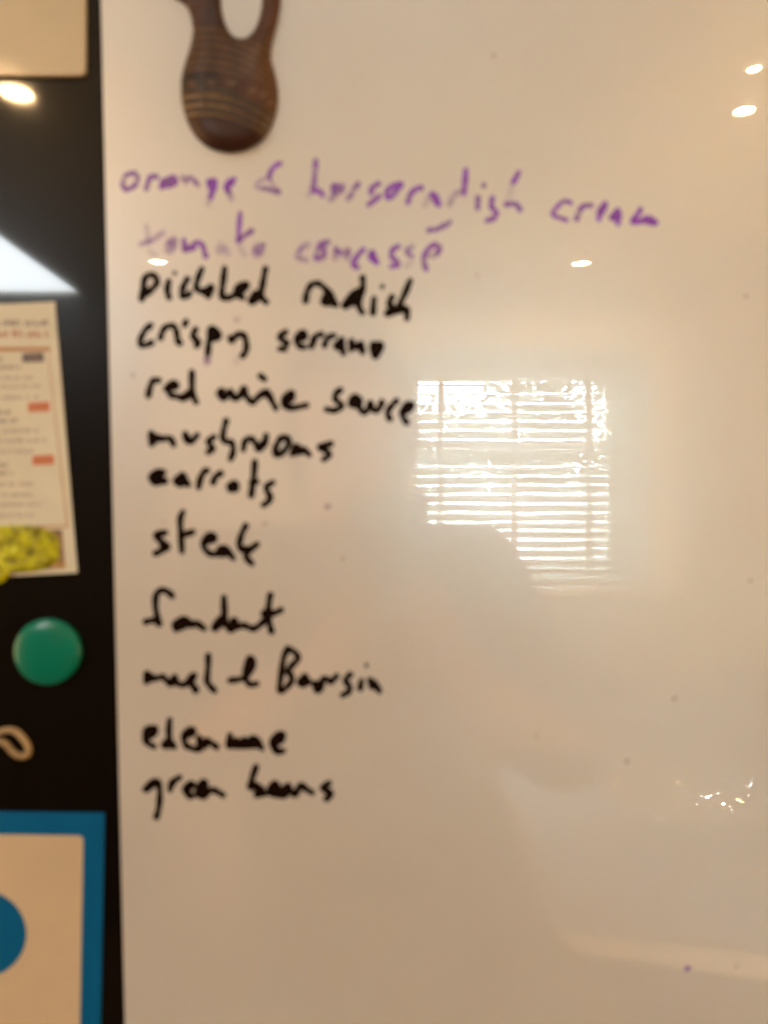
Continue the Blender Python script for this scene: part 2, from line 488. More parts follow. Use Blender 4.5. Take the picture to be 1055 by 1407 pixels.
W([[(120,85),(72,125),(130,165),(122,180)],[(80,207),(112,212)],
   [(215,145),(258,122),(255,92),(220,95),(198,140),(215,185),(258,195)],[(220,130),(245,110)],
   [(305,190),(318,140),(345,112),(378,103)],[(312,180),(325,150)],
   [(400,185),(415,142),(440,118),(468,112)],
   [(525,140),(482,180),(512,205),(525,148),(537,240)],[(500,185),(520,190)],
   [(597,150),(592,215)],[(592,160),(630,195),(665,165),(675,230)],[(598,198),(640,185)],[(620,195),(665,200)],
   [(750,175),(810,175),(790,240),(765,262),(747,215),(752,180)],[(768,195),(790,195),(770,240)],[(760,185),(800,185)]],
  370, 440, 5.275, K-.4, M_ink, label='black handwritten word "serrano"')
W([[(62,192),(75,135),(95,100),(125,100)],
   [(170,150),(230,140),(215,112),(182,140),(195,185),(228,195)],[(190,150),(225,130)],
   [(325,50),(325,140),(332,190),(350,230)],[(325,160),(260,205),(292,205),(325,182)],[(228,195),(268,205)],[(285,190),(320,195)]],
  190, 500, 4.396, K, M_ink, label='black handwritten word "red"')
W([[(508,160),(487,180),(520,207),(555,165),(577,210),(610,195),(638,145),(650,190),(690,232),(720,205),(775,165),(800,210),(832,268)],
   [(740,74),(762,92)],[(590,205),(640,180)],[(500,175),(520,195)],[(640,160),(660,205)],[(770,190),(800,200)],
   [(885,225),(930,210),(925,175),(888,200),(882,250),(930,265),(1015,250)],[(895,220),(920,190)],[(890,240),(905,255)]],
  190, 500, 4.396, K, M_ink, label='black handwritten word "wine"')
W([[(250,105),(205,140),(208,195),(258,235),(242,272),(180,290),(125,280)],
   [(425,195),(390,165),(347,190),(347,238),(390,245),(425,205),(420,260),(450,305),(495,285),(520,220),(545,280),(592,285),(625,215)],[(370,200),(400,220)],[(375,225),(405,190)],
   [(755,205),(710,250),(675,310),(695,365)],
   [(900,232),(850,237),(810,290),(815,350),(848,398)],[(895,240),(872,285),(840,300)]],
  430, 520, 6.594, K, M_ink, label='black handwritten word "sauce"')
W([[(65,92),(68,148)],[(70,140),(110,118),(125,125)],[(72,100),(110,118),(158,118),(178,150)],
   [(235,95),(245,132),(270,130),(295,102)],[(245,110),(262,128)],
   [(380,110),(352,135),(372,165),(350,188)],[(355,180),(375,172)],
   [(440,30),(425,90),(428,130),(468,140),(475,180),(462,222)],
   [(525,175),(535,132),(560,118),(585,140),(602,172),(630,150),(640,102)],[(600,165),(632,130)],
   [(720,115),(692,150),(686,200),(722,188),(752,142),(740,112),(708,122)],
   [(768,198),(785,158),(800,162),(815,190),(827,172),(853,198)],[(775,190),(815,185)],
   [(962,145),(905,160),(950,185),(950,205),(928,222)]],
  190, 570, 3.638, K, M_ink, label='black handwritten word "mushrooms"')
W([[(175,122),(125,118),(92,155),(108,188),(150,190),(188,180)],[(100,150),(160,145),(110,170),(165,170),('w',9)],
   [(305,135),(262,180),(290,205),(325,175),(308,138),(345,205)],[(280,185),(312,185)],[(290,165),(320,190)],
   [(418,225),(430,165),(455,118),(480,108)],
   [(517,192),(535,150),(570,128)],
   [(630,215),(655,195),(680,210),(670,237),(638,240),(640,220),(668,217)],[(645,225),(665,228)],
   [(805,48),(798,150),(780,280)],[(785,190),(818,185)],
   [(930,190),(887,220),(895,260),(915,290),(900,320),(867,345)]],
  190, 625, 5.024, K+.2, M_ink, label='black handwritten word "carrots"')
W([[(197,195),(127,210),(160,250),(213,290),(185,320),(127,345)],[(175,290),(210,300)],
   [(325,45),(305,100),(310,200),(318,332)],[(395,190),(318,215)],
   [(480,265),(545,250),(550,217),(512,215),(480,250),(482,310),(530,350),(580,345)],[(500,240),(530,230)],[(500,230),(535,240)],
   [(575,348),(590,312),(640,310),(628,350),(580,352)],[(590,335),(630,330)],[(640,312),(688,380)],
   [(780,145),(745,220),(735,300),(780,322),(860,280)],[(850,290),(800,330),(782,370),(825,420)],[(760,310),(810,315)]],
  190, 695, 5.275, K, M_ink, label='black handwritten word "steak"')
W([[(235,120),(200,88),(160,82),(127,110),(121,200),(145,312)],[(55,298),(100,288),(145,292)],
   [(258,345),(257,312),(300,282),(340,290),(310,330),(262,350)],[(280,310),(330,282),(375,320),(400,307),(455,345)],[(300,325),(372,320)],
   [(592,130),(595,220),(602,310)],[(590,262),(537,310),(530,345),(580,312),(602,282)],[(545,325),(585,290)],
   [(600,310),(645,355),(670,280),(642,320),(680,335),(720,322),(760,335),(800,345),(850,312),(890,272)],[(640,335),(680,310)],
   [(912,115),(900,200),(905,300),(920,365)],[(865,235),(930,240),(985,217)],[(865,245),(900,215)]],
  190, 795, 5.024, K+.4, M_ink, label='black handwritten word "fondant"')
W([[(122,250),(118,318)],[(125,255),(165,280),(122,312)],[(130,268),(180,290),(240,277),(262,297),(300,320),(335,275),(330,322),(300,332)],
   [(330,305),(380,340),(420,330),(450,290),(490,262),(462,320),(498,370),(490,388)],[(440,315),(480,360)],[(310,300),(345,320)],
   [(590,115),(590,200),(582,310),(607,350),(640,385)]],
  180, 880, 5.553, K, M_ink, label='black handwritten word "mash"')
W([[(757,305),(830,296),(880,275),(925,212),(930,145),(900,142),(877,210),(880,300),(912,335),(958,330)],[(902,165),(907,220),(890,270)],[(890,240),(915,180)]],
  180, 880, 5.553, K, M_ink, label='black looped ampersand between two words')
W([[(205,72),(175,140),(155,280),(142,400),(190,385),(235,332),(240,290),(210,247),(250,192),(290,145),(260,92),(205,67)],
   [(345,287),(302,330),(330,360),(370,330),(347,285)],[(320,325),(352,335)],[(335,305),(345,345)],
   [(420,345),(440,402),(478,382),(480,340),(490,312),(530,312),(555,332),(600,287)],[(440,360),(468,372)],[(450,345),(460,395)],
   [(710,275),(672,320),(708,378),(690,418),(650,440)],
   [(800,325),(790,385)],[(840,200),('w',6)],
   [(870,320),(880,370)],[(870,332),(910,347),(925,372),(945,410)],[(880,365),(925,380)]],
  360, 880, 5.861, K, M_ink, label='black handwritten word "Boursin"')
W([[(95,175),(150,152),(150,118),(110,120),(90,160),(102,205),(145,232)],[(105,155),(140,130)],
   [(245,65),(240,140),(250,200),(275,235)],[(240,190),(205,227),(248,228)],[(225,215),(250,205)],
   [(345,172),(392,145),(392,128),(358,132),(335,170),(345,220),(380,242),(430,247),(470,197),(500,207),(540,235)],[(430,177),(438,250)],[(440,215),(470,230)],
   [(625,160),(617,228),(650,217),(665,190),(700,232),(712,185),(740,228),(762,182),(790,187),(825,245)],[(640,228),(800,228)],[(622,185),(655,215)],
   [(890,220),(948,192),(958,158),(920,160),(890,210),(915,262),(960,260)],[(910,190),(942,168)],[(905,225),(930,265)]],
  180, 975, 4.587, K+.2, M_ink, label='black handwritten word "edename"')
W([[(70,140),(110,100),(135,112),(140,170),(135,230),(124,272)],[(78,140),(112,118)],
   [(190,142),(200,105),(235,82)],[(195,120),(215,95)],
   [(265,140),(300,122),(285,110),(263,140),(280,170),(302,170)],
   [(325,150),(360,122),(355,102),(332,120),(325,160),(350,175),(385,142),(410,147),(445,167)],[(275,150),(285,165)],[(335,150),(345,170)]],
  180, 1045, 3.517, K, M_ink, label='black handwritten word "green"')
W([[(605,30),(585,90),(577,128),(610,132),(638,142),(602,167),(680,152),(710,122),(690,112),(670,140),(700,167),(758,122),(750,165),(705,168)],
   [(760,122),(790,167),(820,117),(845,137),(875,155)],[(710,155),(750,150)],[(590,110),(630,135)],
   [(955,110),(925,132),(968,157),(945,185)],[(940,145),(965,165)]],
  180, 1045, 3.517, K, M_ink, label='black handwritten word "beans"')

# specks and wiped traces of old ink
for px, py, w_, a_ in ((449,696,7,.5),(363,720,5,.28),(335,722,7,.12),(943,1331,7,.75),(182,516,6,.25),(224,718,8,.06),(325,440,9,.12)):
    W([[(0,0),(2.2,-1),('a',a_),('w',w_)]], px, py, 1.0, w_, M_purple, name="ink_speck", lift=0.00001)
M_speck = mat("grey_speck", (0.50, 0.43, 0.37), rough=0.8)
for px, py, w_ in ((860,1047,4.5),(925,961,4.5),(1029,799,3.5),(1023,408,3.5),(677,77,3.5),(1010,1329,3),(470,768,3),(655,379,3),(735,1012,2.5)):
    W([[(0,0),(2.5,-2.0),('w',w_)]], px, py, 1.0, w_, M_speck, name="dirt_speck", lift=0.00001)

# ------------------------------------------------------------------ things stuck on the fridge door
# cream sheet, top left
YF = -0.0008
o = slab("laminated_card", rounded_rect(*[f for f in (PX(-260,0,YF)[0], PX(117.5,0,YF)[0])], PX(0,103.5,YF)[1], PX(0,-260,YF)[1], 0.0034), YF, FY-0.0001, M_cream, None, soft=0.0004)
tag(o, "blank cream laminated card with rounded corners stuck above the lamp reflection", "card")

# printed calendar sheet -------------------------------------------------------
YC = 0.0006
cal = empty("paper_calendar", (PX(0, 600, YC)[0], YC, PX(0, 600, YC)[1]), "cream printed paper sheet with small text, grey and red tags", "printed sheet")
slab("paper", [PX(-150,424,YC), PX(-150,800,YC), PX(106.5,787,YC), PX(75.5,414.5,YC)], YC, FY-0.0002, M_paper, cal)
def cal_quad(name, pts, m, y=None):
    y = YC-0.00006 if y is None else y
    return slab(name, [PX(*p, y) for p in pts], y, YC-0.00001, m, cal)
# heading lines: soft rows of small letter strokes
def text_row(name, x0, y0, x1, y1, h, m, dens=0.55, wchr=3.2, word=(3, 8)):
    y = YC-0.00005; bm = bmesh.new()
    L = math.hypot(x1-x0, y1-y0); ux, uy = (x1-x0)/L, (y1-y0)/L
    t = 0; n = random.randint(*word)
    while t < L-1:
        for _ in range(2):
            a = t + random.uniform(0, wchr*0.5); w_ = random.uniform(0.7, 1.2)*wchr*0.36
            hh = h*random.choice((1, 1, 0.75, 0.6))
            q = [(a, 0), (a+w_, 0), (a+w_, -hh), (a, -hh)]
            v = [bm.verts.new(P(x0+ux*u-uy*0+uy*-vv*0, y0+uy*u+vv, y - random.random()*1e-6)) for u, vv in q]
            bm.faces.new(v)
        vv = random.choice((0, -h*0.5, -h*0.85))
        q = [(t, vv), (t+wchr*0.8, vv), (t+wchr*0.8, vv-h*0.22), (t, vv-h*0.22)]
        v = [bm.verts.new(P(x0+ux*u, y0+uy*u+w__, y-2e-6)) for u, w__ in q]
        bm.faces.new(v)
        t += wchr; n -= 1
        if n <= 0: t += wchr*0.9; n = random.randint(*word)
    o = bm_obj(name, bm, m, cal)
    return o
text_row("printed_heading", -60, 447, 65, 448, 8, M_print_dark, wchr=4.6)
text_row("printed_heading", -60, 463, 64, 463, 8.5, M_print_redtext, wchr=5.2)
cal_quad("heading_rule", [(-150,478),(-150,484),(70,482.5),(69.5,476.5)], M_print_line)
cal_quad("side_rule", [(66,484),(67,484),(94,722),(92,722)], M_print_line, YC-0.00009)
cal_quad("bottom_rule", [(-150,724),(-150,726.5),(94,724.5),(94,722)], M_print_line, YC-0.00012)
for y0, dx in ((492,0),(560,8),(633,14)):
    m_ = M_print_grey if y0 == 492 else M_print_red
    o = cal_quad("printed_tag", [(31+dx,y0-7+0.5),(31.5+dx,y0+6),(61+dx,y0+5),(60+dx,y0-8)], m_, YC-0.0001)
    o['label'] = "grey printed tag" if y0 == 492 else "red printed tag"
    # pale letters in the tag
    bm = bmesh.new()
    for k in range(4):
        x = 36+dx+k*5.5
        for q in ([(x,y0-3.5),(x+1,y0-3.5),(x+1,y0+2.5),(x,y0+2.5)], [(x,y0-3.5+3*(k%2)),(x+3.4,y0-3.5+3*(k%2)),(x+3.4,y0-2.6+3*(k%2)),(x,y0-2.6+3*(k%2))]):
            bm.faces.new([bm.verts.new(P(a, b, YC-0.00014-random.random()*2e-6)) for a, b in q])
    bm_obj("tag_lettering", bm, M_print_pale if y0 != 492 else M_print_soft, o.parent)
for y0, x1, m_ in ((496,5,M_print_dark),(507,29,M_print_dark),(521,47,M_print_soft),(533,56,M_print_soft),(548,55,M_print_soft),
                   (569,15,M_print_dark),(580,25,M_print_dark),(594,52,M_print_soft),(607,64,M_print_soft),(622,49,M_print_soft),
                   (641,15,M_print_dark),(652,18,M_print_dark),(667,48,M_print_soft),(682,46,M_print_soft),(695,56,M_print_soft),(710,48,M_print_soft)):
    text_row("printed_line", -70, y0+2.5, x1, y0, 5.0, m_, wchr=3.6, word=(2, 9))
# printed picture strip at the foot of the sheet, right of the yellow magnet
M_photo = mat("printed_picture", (0.40, 0.24, 0.12), rough=0.6, noise_amt=0.5, noise_scale=350)
cal_quad("printed_picture", [(-100,728),(-100,790),(90,781),(86,728)], M_photo, YC-0.00007)
cal_quad("picture_margin", [(-100,782),(-100,788),(91,779),(90.5,772)], mat("pale_orange_print", (0.62,0.38,0.14), rough=0.6, noise_amt=0.3, noise_scale=300), YC-0.00011)

# yellow translucent lumpy magnet over the sheet's foot -----------------------------
def in_yellow(px, py):
    # superellipse body plus a pointed foot at the left
    a = abs((px-10)/72)**3.0 + abs((py-754)/33)**3.0
    b = abs((px+5)/22)**2 + abs((py-775)/28)**2
    return max(1-a, 1-b)
def lumpy_sheet(name, x0, x1, y0, y1, step, inside, hfun, m, ybase):
    nx = int((x1-x0)/step); ny = int((y1-y0)/step)
    idx = {}; vs = []; fs = []
    for j in range(ny+1):
        for i in range(nx+1):
            px, py = x0+i*step, y0+j*step
            if inside(px, py) > -0.02:
                y = ybase - hfun(px, py)
                idx[i, j] = len(vs); vs.append(P(px, py, y))
    for j in range(ny):
        for i in range(nx):
            q = [(i,j),(i+1,j),(i+1,j+1),(i,j+1)]
            if all(k in idx for k in q):
                fs.append(tuple(idx[k] for k in q[::-1]))
    me = bpy.data.meshes.new(name); me.from_pydata(vs, [], fs)
    bm = bmesh.new(); bm.from_mesh(me)
    # skirt down to the surface behind, so it has real thickness
    be = [e for e in bm.edges if e.is_boundary]
    r = bmesh.ops.extrude_edge_only(bm, edges=be)
    for v in r['geom']:
        if isinstance(v, bmesh.types.BMVert): v.co.y = ybase
    bmesh.ops.recalc_face_normals(bm, faces=bm.faces)
    bm.to_mesh(me); bm.free()
    return link(name, me, m, None, True)
def hy(px, py):
    e = max(0.0, min(1.0, in_yellow(px, py)*2.2))
    n = noise.voronoi(Vector((px*0.075, py*0.085, 1.7)))[0]
    return 0.0012*math.sqrt(e) + (0.0016*(n[1]-n[0]) + 0.0005*noise.noise(Vector((px*.3, py*.3, 0))))*math.sqrt(e)
M_yellow = bpy.data.materials.new("yellow_plastic"); M_yellow.use_nodes = True
nt = M_yellow.node_tree; b = nt.nodes["Principled BSDF"]
b.inputs["Roughness"].default_value = 0.3
tc = nt.nodes.new("ShaderNodeTexCoord"); vn = nt.nodes.new("ShaderNodeTexNoise"); vn.inputs["Scale"].default_value = 190; vn.inputs["Detail"].default_value = 3
cr = nt.nodes.new("ShaderNodeValToRGB")
cr.color_ramp.elements[0].position = 0.35; cr.color_ramp.elements[0].color = (0.20, 0.18, 0.0, 1)
cr.color_ramp.elements[1].position = 0.66; cr.color_ramp.elements[1].color = (0.80, 0.82, 0.004, 1)
e_ = cr.color_ramp.elements.new(0.5); e_.color = (0.52, 0.50, 0.002, 1)
e_ = cr.color_ramp.elements.new(0.76); e_.color = (0.78, 0.78, 0.40, 1)  # palest stop paints whitish highlights into the yellow
nt.links.new(tc.outputs["Object"], vn.inputs["Vector"]); nt.links.new(vn.outputs["Fac"], cr.inputs[0]); nt.links.new(cr.outputs[0], b.inputs["Base Color"])
o = lumpy_sheet("yellow_magnet", -64, 84, 718, 806, 1.25, in_yellow, hy, M_yellow, YC-0.0003)
tag(o, "lumpy bright yellow magnet over the foot of the printed sheet", "magnet")

# green round magnet ---------------------------------------------------------------
gh = 0.0062
YG = FY - gh*0.35
R = 45.6*(D+YG)/F
gx, gz = PX(67, 895, YG)
bm = bmesh.new()
prof = [(R*0.93, -0.0001), (R*1.0, -0.0012), (R*1.0, -0.0026)]
for k in range(1, 9):
    t = k/8*PI/2
    prof.append((R*(1-0.10*(1-math.cos(t))) if k < 3 else R*math.cos((k-2)/6*PI/2)*0.975, -0.0026 - 0.0036*math.sin(t)))
bm2 = bm; add_lathe(bm2, [(0, -0.0001)] + prof, (gx, FY, gz), 'Y', 72)
o = bm_obj("round_magnet", bm2, M_green, None, True)
tag(o, "round domed green plastic magnet on the black fridge door", "magnet")

# looped tan cord magnet -------------------------------------------------------------
YL = FY - 0.0016
path = [(-34,1010),(-18,1010),(-4,1007),(6,1004),(15,1003),(24,1006),(31,1013),(37,1021),(40,1029),(38.5,1036),(33,1039),(25,1038),(18,1033),(12,1026),(5,1020),(-6,1018),(-20,1020),(-34,1020)]
sp = smooth_path(path, 5)
bm = bmesh.new(); add_tube(bm, [P(a, b, YL) for a, b in sp], 4.5*(D+YL)/F, 12)
M_tan = mat("tan_cord", (0.50, 0.35, 0.18), rough=0.6, noise_amt=0.2, noise_scale=250)
o = bm_obj("cord_loop", bm, M_tan, None, True)
tag(o, "tan bent loop of cord on the black door below the green magnet", "cord loop")

# blue framed card ---------------------------------------------------------------------
YB = 0.0004
bl = empty("blue_bordered_card", (PX(0, 1290, YB)[0], YB, PX(0, 1290, YB)[1]), "square card with a blue border and a big blue dot, bottom left", "card")
k_ = (D+YB)/F
base_card = slab("card_base", [PX(-200,1113.5,YB), PX(-200,1500,YB), PX(136.5,1500,YB), PX(143.5,1117.5,YB)], YB, FY-0.0002, M_blue, bl)
inner = []
def rr_px(x0, y0, x1, y1, r, n=6, skew=0.0):
    out = []
    for cx, cy, a0 in ((x1-r, y0+r, -90), (x1-r, y1-r, 0), (x0+r, y1-r, 90), (x0+r, y0+r, 180)):
        for k in range(n+1):
            a = math.radians(a0+90*k/n); out.append((cx+r*math.cos(a), cy+r*math.sin(a)))
    return [(x - skew*(y-y0), y + 0.012*(x-x1)) for x, y in out]
slab("cream_panel", [PX(x, y, YB) for x, y in rr_px(-170, 1148, 115, 1470, 7, skew=0.018)], YB-0.00012, YB-0.00001, M_bluecream, bl)
circ = [PX(-27+64*math.cos(2*PI*k/64), 1283+60.5*math.sin(2*PI*k/64), YB) for k in range(64)]
slab("blue_dot", circ, YB-0.00022, YB-0.000125, M_blue, bl)

# carved brown wooden ornament -----------------------------------------------------------
YO = FY - 0.0004
outer = [(228,-14),(240,-2),(254,6),(261,20),(264,40),(262,58),(256,78),(250,100),(248,122),(250,145),(257,168),(268,188),(284,202),(302,209),(318,210.5),(337,207),(355,198),(368,184),(377,166),(382,145),(382.5,122),(378,98),(373,80),(374,62),(379,42),(384,20),(387,-2),(387,-30),(380,-58),(362,-82),(332,-95),(300,-88),(280,-66),(266,-50),(240,-44),(222,-36),(218,-22)]
outer_s = smooth_path(outer + [outer[0]], 5)[:-1]
hc, hr = (331.5, -2), (27.5, 54)
def sd_poly(px, py, poly):
    d = 1e9; ins = False; n = len(poly)
    for i in range(n):
        x0, y0 = poly[i]; x1, y1 = poly[(i+1) % n]
        dx, dy = x1-x0, y1-y0
        t = max(0, min(1, ((px-x0)*dx+(py-y0)*dy)/(dx*dx+dy*dy+1e-9)))
        d = min(d, (px-x0-t*dx)**2+(py-y0-t*dy)**2)
        if (y0 > py) != (y1 > py) and px < (x1-x0)*(py-y0)/(y1-y0)+x0: ins = not ins
    return math.sqrt(d)*(1 if ins else -1)
_cache = {}
def orn_d(px, py):
    k = (px, py)
    if k in _cache: return _cache[k]
    d = sd_poly(px, py, outer_s[::2])
    q = math.hypot((px-hc[0])/hr[0], (py-hc[1])/hr[1])
    dh = (q-1)*min(hr)
    d = min(d, dh)
    _cache[k] = d
    return d
def arc_y(px, py):   # curved band coordinate
    u = px-284
    return py - 0.0042*u*u - 0.02*u
def orn_h(px, py):
    d = max(0.0, orn_d(px, py))
    bowl = py > 30
    w = 34.0 if bowl else 14.0
    w = 14 + (34-14)*max(0, min(1, (py-20)/60))
    t = min(1.0, d/w)
    h = math.sqrt(max(0, 1-(1-t)**2))
    H = 0.0075 if py > 60 else 0.0075 - 0.0025*max(0, min(1, (60-py)/50))
    s = arc_y(px, py)
    g = 0.0
    if 36 < s < 96: g = 0.0003*math.sin((s-36)/10.5*2*PI)
    if 124 < s < 163: g = 0.0004*math.sin((s-124)/12.5*2*PI)
    return H*h + g*t
def orn_col(px, py):
    s = arc_y(px, py)
    base = Vector((0.080, 0.034, 0.018))
    if px > 320: base = base.lerp(Vector((0.13, 0.045, 0.017)), min(1, (px-320)/30))
    dark = Vector((0.030, 0.018, 0.012)); tan = Vector((0.34, 0.23, 0.12)); red = Vector((0.050, 0.015, 0.008))
    c = base.copy()
    if s > 158: c = red
    elif s > 120:
        f = 0.5+0.5*math.cos((s-131)/12.8*2*PI)
        strength = 1.0 if px < 300 else max(0.45, 1-(px-300)/70)
        c = base.lerp(dark, 0.7).lerp(tan, (f**2)*strength*0.9)
    elif s > 96:
        c = dark.lerp(base, 0.2 if px < 300 else 0.75)
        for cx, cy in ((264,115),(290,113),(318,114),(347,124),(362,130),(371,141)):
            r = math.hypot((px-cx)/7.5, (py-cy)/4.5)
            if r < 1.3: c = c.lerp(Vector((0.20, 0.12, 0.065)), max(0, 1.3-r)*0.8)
    elif s > 34:
        f = 0.5+0.5*math.cos((s-40)/11.0*2*PI)
        c = base.lerp(Vector((0.16, 0.085, 0.03)), f*0.8) if f > 0.4 else base.lerp(dark, 0.45)
    else:
        c = base.lerp(dark, 0.35) if px > 284 else base
    n = noise.noise(Vector((px*.06, py*.06, 2)))*0.25 + noise.noise(Vector((px*.35, py*.08, 5)))*0.25
    return c*(1+n)
M_wood = bpy.data.materials.new("carved_wood"); M_wood.use_nodes = True
nt = M_wood.node_tree; b = nt.nodes["Principled BSDF"]; b.inputs["Roughness"].default_value = 0.40
b.inputs["Specular IOR Level"].default_value = 0.35
at = nt.nodes.new("ShaderNodeVertexColor"); at.layer_name = "carving"
nt.links.new(at.outputs[0], b.inputs["Base Color"])
orn = lumpy_sheet("carved_ornament", 214, 390, -98, 214, 1.6, lambda a, b: orn_d(a, b)*0.1, orn_h, M_wood, YO)
me = orn.data
ca = me.color_attributes.new("carving", 'FLOAT_COLOR', 'POINT')
for i, v in enumerate(me.vertices):
    y = v.co.y; k = (D+y)/F
    px = v.co.x/k+527.5; py = 703.5-v.co.z/k
    c = orn_col(px, py); ca.data[i].color = (max(0,c[0]), max(0,c[1]), max(0,c[2]), 1)
tag(orn, "dark brown carved wooden ornament with a looped handle and banded bowl on the whiteboard", "ornament")

# ------------------------------------------------------------------ the kitchen behind the photographer (seen mirrored)
WD = 3.2; GY = -(WD - D); WY = -(2.87 - D)            # window wall
def Wp(px, py, d=WD):               # mirrored pixel -> x,z at reflected distance d
    return ((px-527.5)/F*d, (703.5-py)/F*d)
CEIL = 0.80; FLOOR = -1.5
def structure(name, bm, m, label=None):
    o = bm_obj(name, bm, m); o['kind'] = 'structure'
    return o
x0, zt = Wp(564, 504); x1, zb = Wp(850, 787)
bm = bmesh.new()
add_box(bm, -4.5, x0, GY-0.14, WY, FLOOR, CEIL+0.3)
add_box(bm, x1, 4.5, GY-0.14, WY, FLOOR, CEIL+0.3)
add_box(bm, x0, x1, GY-0.14, WY, zt, CEIL+0.3)
add_box(bm, x0, x1, GY-0.14, WY, FLOOR, zb)
structure("wall", bm, M_wall)
# ceiling with a rooflight opening
rx1 = -1.112; rx0 = -1.50; ry1 = -(2.10-D); ry0 = -(2.832-D)
bm = bmesh.new()
sx0, sx1, sy0, sy1 = -0.9, 0.3, -0.84, -0.24      # opening for the added overhead fill panel
add_box(bm, rx1, 4.5, WY+0.001, sy0, CEIL, CEIL+0.25)
add_box(bm, rx1, 4.5, sy1, 0.9, CEIL, CEIL+0.25)
add_box(bm, rx1, sx0, sy0, sy1, CEIL, CEIL+0.25)
add_box(bm, sx1, 4.5, sy0, sy1, CEIL, CEIL+0.25)
add_box(bm, -4.5, rx0, WY+0.001, 0.9, CEIL, CEIL+0.25)
add_box(bm, rx0, rx1, ry1, 0.9, CEIL, CEIL+0.25)
add_box(bm, rx0, rx1, WY+0.001, ry0, CEIL, CEIL+0.25)
structure("ceiling", bm, M_ceil)
bm = bmesh.new(); add_box(bm, -4.5, 4.5, WY-0.14, 0.9, FLOOR-0.05, FLOOR)
structure("floor", bm, M_floor)
rl = empty("rooflight", ((rx0+rx1)/2, (ry0+ry1)/2, CEIL+0.2), "bright daylit rooflight in the ceiling left of the window", "rooflight")
box("opal_pane", rx0+0.001, rx1-0.001, ry0+0.001, ry1-0.001, CEIL+0.012, CEIL+0.022, M_roofsky, rl)
fill_panel = empty("rooflight", ((sx0+sx1)/2, (sy0+sy1)/2, CEIL+0.2), "added glowing fill panel in the ceiling right above the fridge door", "rooflight")  # invented fill light, brightens the upper part of the board
box("opal_pane", sx0+0.001, sx1-0.001, sy0+0.001, sy1-0.001, CEIL+0.012, CEIL+0.022, M_fill_panel, fill_panel)
# window: frame, sashes, panes, sill, casing
win = empty("sash_window", ((x0+x1)/2, WY, zb), "white sash window with closed sashes behind a slatted blind", "window")
def wbox(name, a0, a1, b0, b1, c0, c1, m, p=win, bev=0.0): return box(name, a0, a1, b0, b1, c0, c1, m, p, bev)
cas = 0.13
wbox("casing", x0-cas, x0-0.002, WY+0.001, WY+0.02, zb-0.02, zt+cas, M_white)
wbox("casing", x1+0.002, x1+cas, WY+0.001, WY+0.02, zb-0.02, zt+cas, M_white)
wbox("casing", x0-0.002, x1+0.002, WY+0.001, WY+0.019, zt+0.002, zt+cas, M_white)
wbox("sill", x0-cas-0.03, x1+cas+0.03, WY+0.001, WY+0.07, zb-0.060, zb-0.022, M_white, bev=0.004)
zm = Wp(0, 610)[1]
fw = 0.035
for (c0, c1, yy, nm) in ((zm-0.03, zt-0.003, GY-0.105, "upper_sash"), (zb+0.003, zm+0.012, GY-0.075, "lower_sash")):
    bm = bmesh.new()
    add_box(bm, x0+0.003, x0+fw, yy, yy+0.028, c0, c1); add_box(bm, x1-fw, x1-0.003, yy, yy+0.028, c0, c1)
    add_box(bm, x0+fw, x1-fw, yy+0.001, yy+0.027, c1-0.04, c1); add_box(bm, x0+fw, x1-fw, yy+0.001, yy+0.027, c0, c0+0.045)
    s_ = bm_obj(nm, bm, M_white, win)
    p_ = box("pane", x0+fw, x1-fw, yy+0.012, yy+0.016, c0+0.045, c1-0.04, M_glass); p_.parent = s_
    p_.matrix_parent_inverse = Matrix.Identity(4)
    s_.matrix_parent_inverse = Matrix.Translation(-Vector(win.location))
    p_.matrix_parent_inverse = (Matrix.Translation(Vector((0,0,0))))
# venetian blind
bl_y = GY - 0.02
blind = empty("venetian_blind", ((x0+x1)/2, bl_y, zt), "white venetian blind with half open slats and three cloth tapes", "blind")
box("head_rail", x0+0.004, x1-0.004, bl_y-0.02, bl_y+0.02, zt-0.012, zt-0.002, M_white, blind)
ns = 22; pitch = (zt-0.035-(zb+0.02))/(ns-1)
bm = bmesh.new()
tilt = math.radians(-18); hw = 0.0225
sec = []
for k in range(5):
    u = (k/4-0.5)*2*hw; c = 0.0022*(1-(u/hw)**2)
    sec.append((u*math.cos(tilt), u*math.sin(tilt)+c))
nseg = 14
slx0, slx1 = x0+0.006, x1-0.006
rows = []
for i in range(nseg+1):
    xx = slx0+(slx1-slx0)*i/nseg
    rows.append(([bm.verts.new((xx, a, b+0.0007)) for a, b in sec], [bm.verts.new((xx, a, b-0.0007)) for a, b in sec]))
for (A, A2), (B, B2) in zip(rows, rows[1:]):
    for k in range(4):
        bm.faces.new((A[k], B[k], B[k+1], A[k+1])); bm.faces.new((A2[k+1], B2[k+1], B2[k], A2[k]))
    bm.faces.new((A[0], A2[0], B2[0], B[0])); bm.faces.new((A[4], B[4], B2[4], A2[4]))
slat_me = bpy.data.meshes.new("slat"); bmesh.ops.recalc_face_normals(bm, faces=bm.faces); bm.to_mesh(slat_me); bm.free()
slat_me.materials.append(M_slat)
for k in range(ns):
    s_ = bpy.data.objects.new("slat", slat_me); C.objects.link(s_)
    s_.location = (0, bl_y, zb+0.02+pitch*k); s_.rotation_euler = (random.uniform(-.05, .05), random.uniform(-.0008, .0008), 0)
    s_.parent = blind; s_.matrix_parent_inverse = Matrix.Translation(-Vector(blind.location))
box("bottom_rail", x0+0.006, x1-0.006, bl_y-0.018, bl_y+0.018, zb+0.003, zb+0.012, M_white, blind)
for px in (605, 706, 808):
    xc = Wp(px, 0)[0]
    box("tape", xc-0.012, xc+0.012, bl_y+0.0235, bl_y+0.0242, zb+0.004, zt-0.012, M_tape, blind)
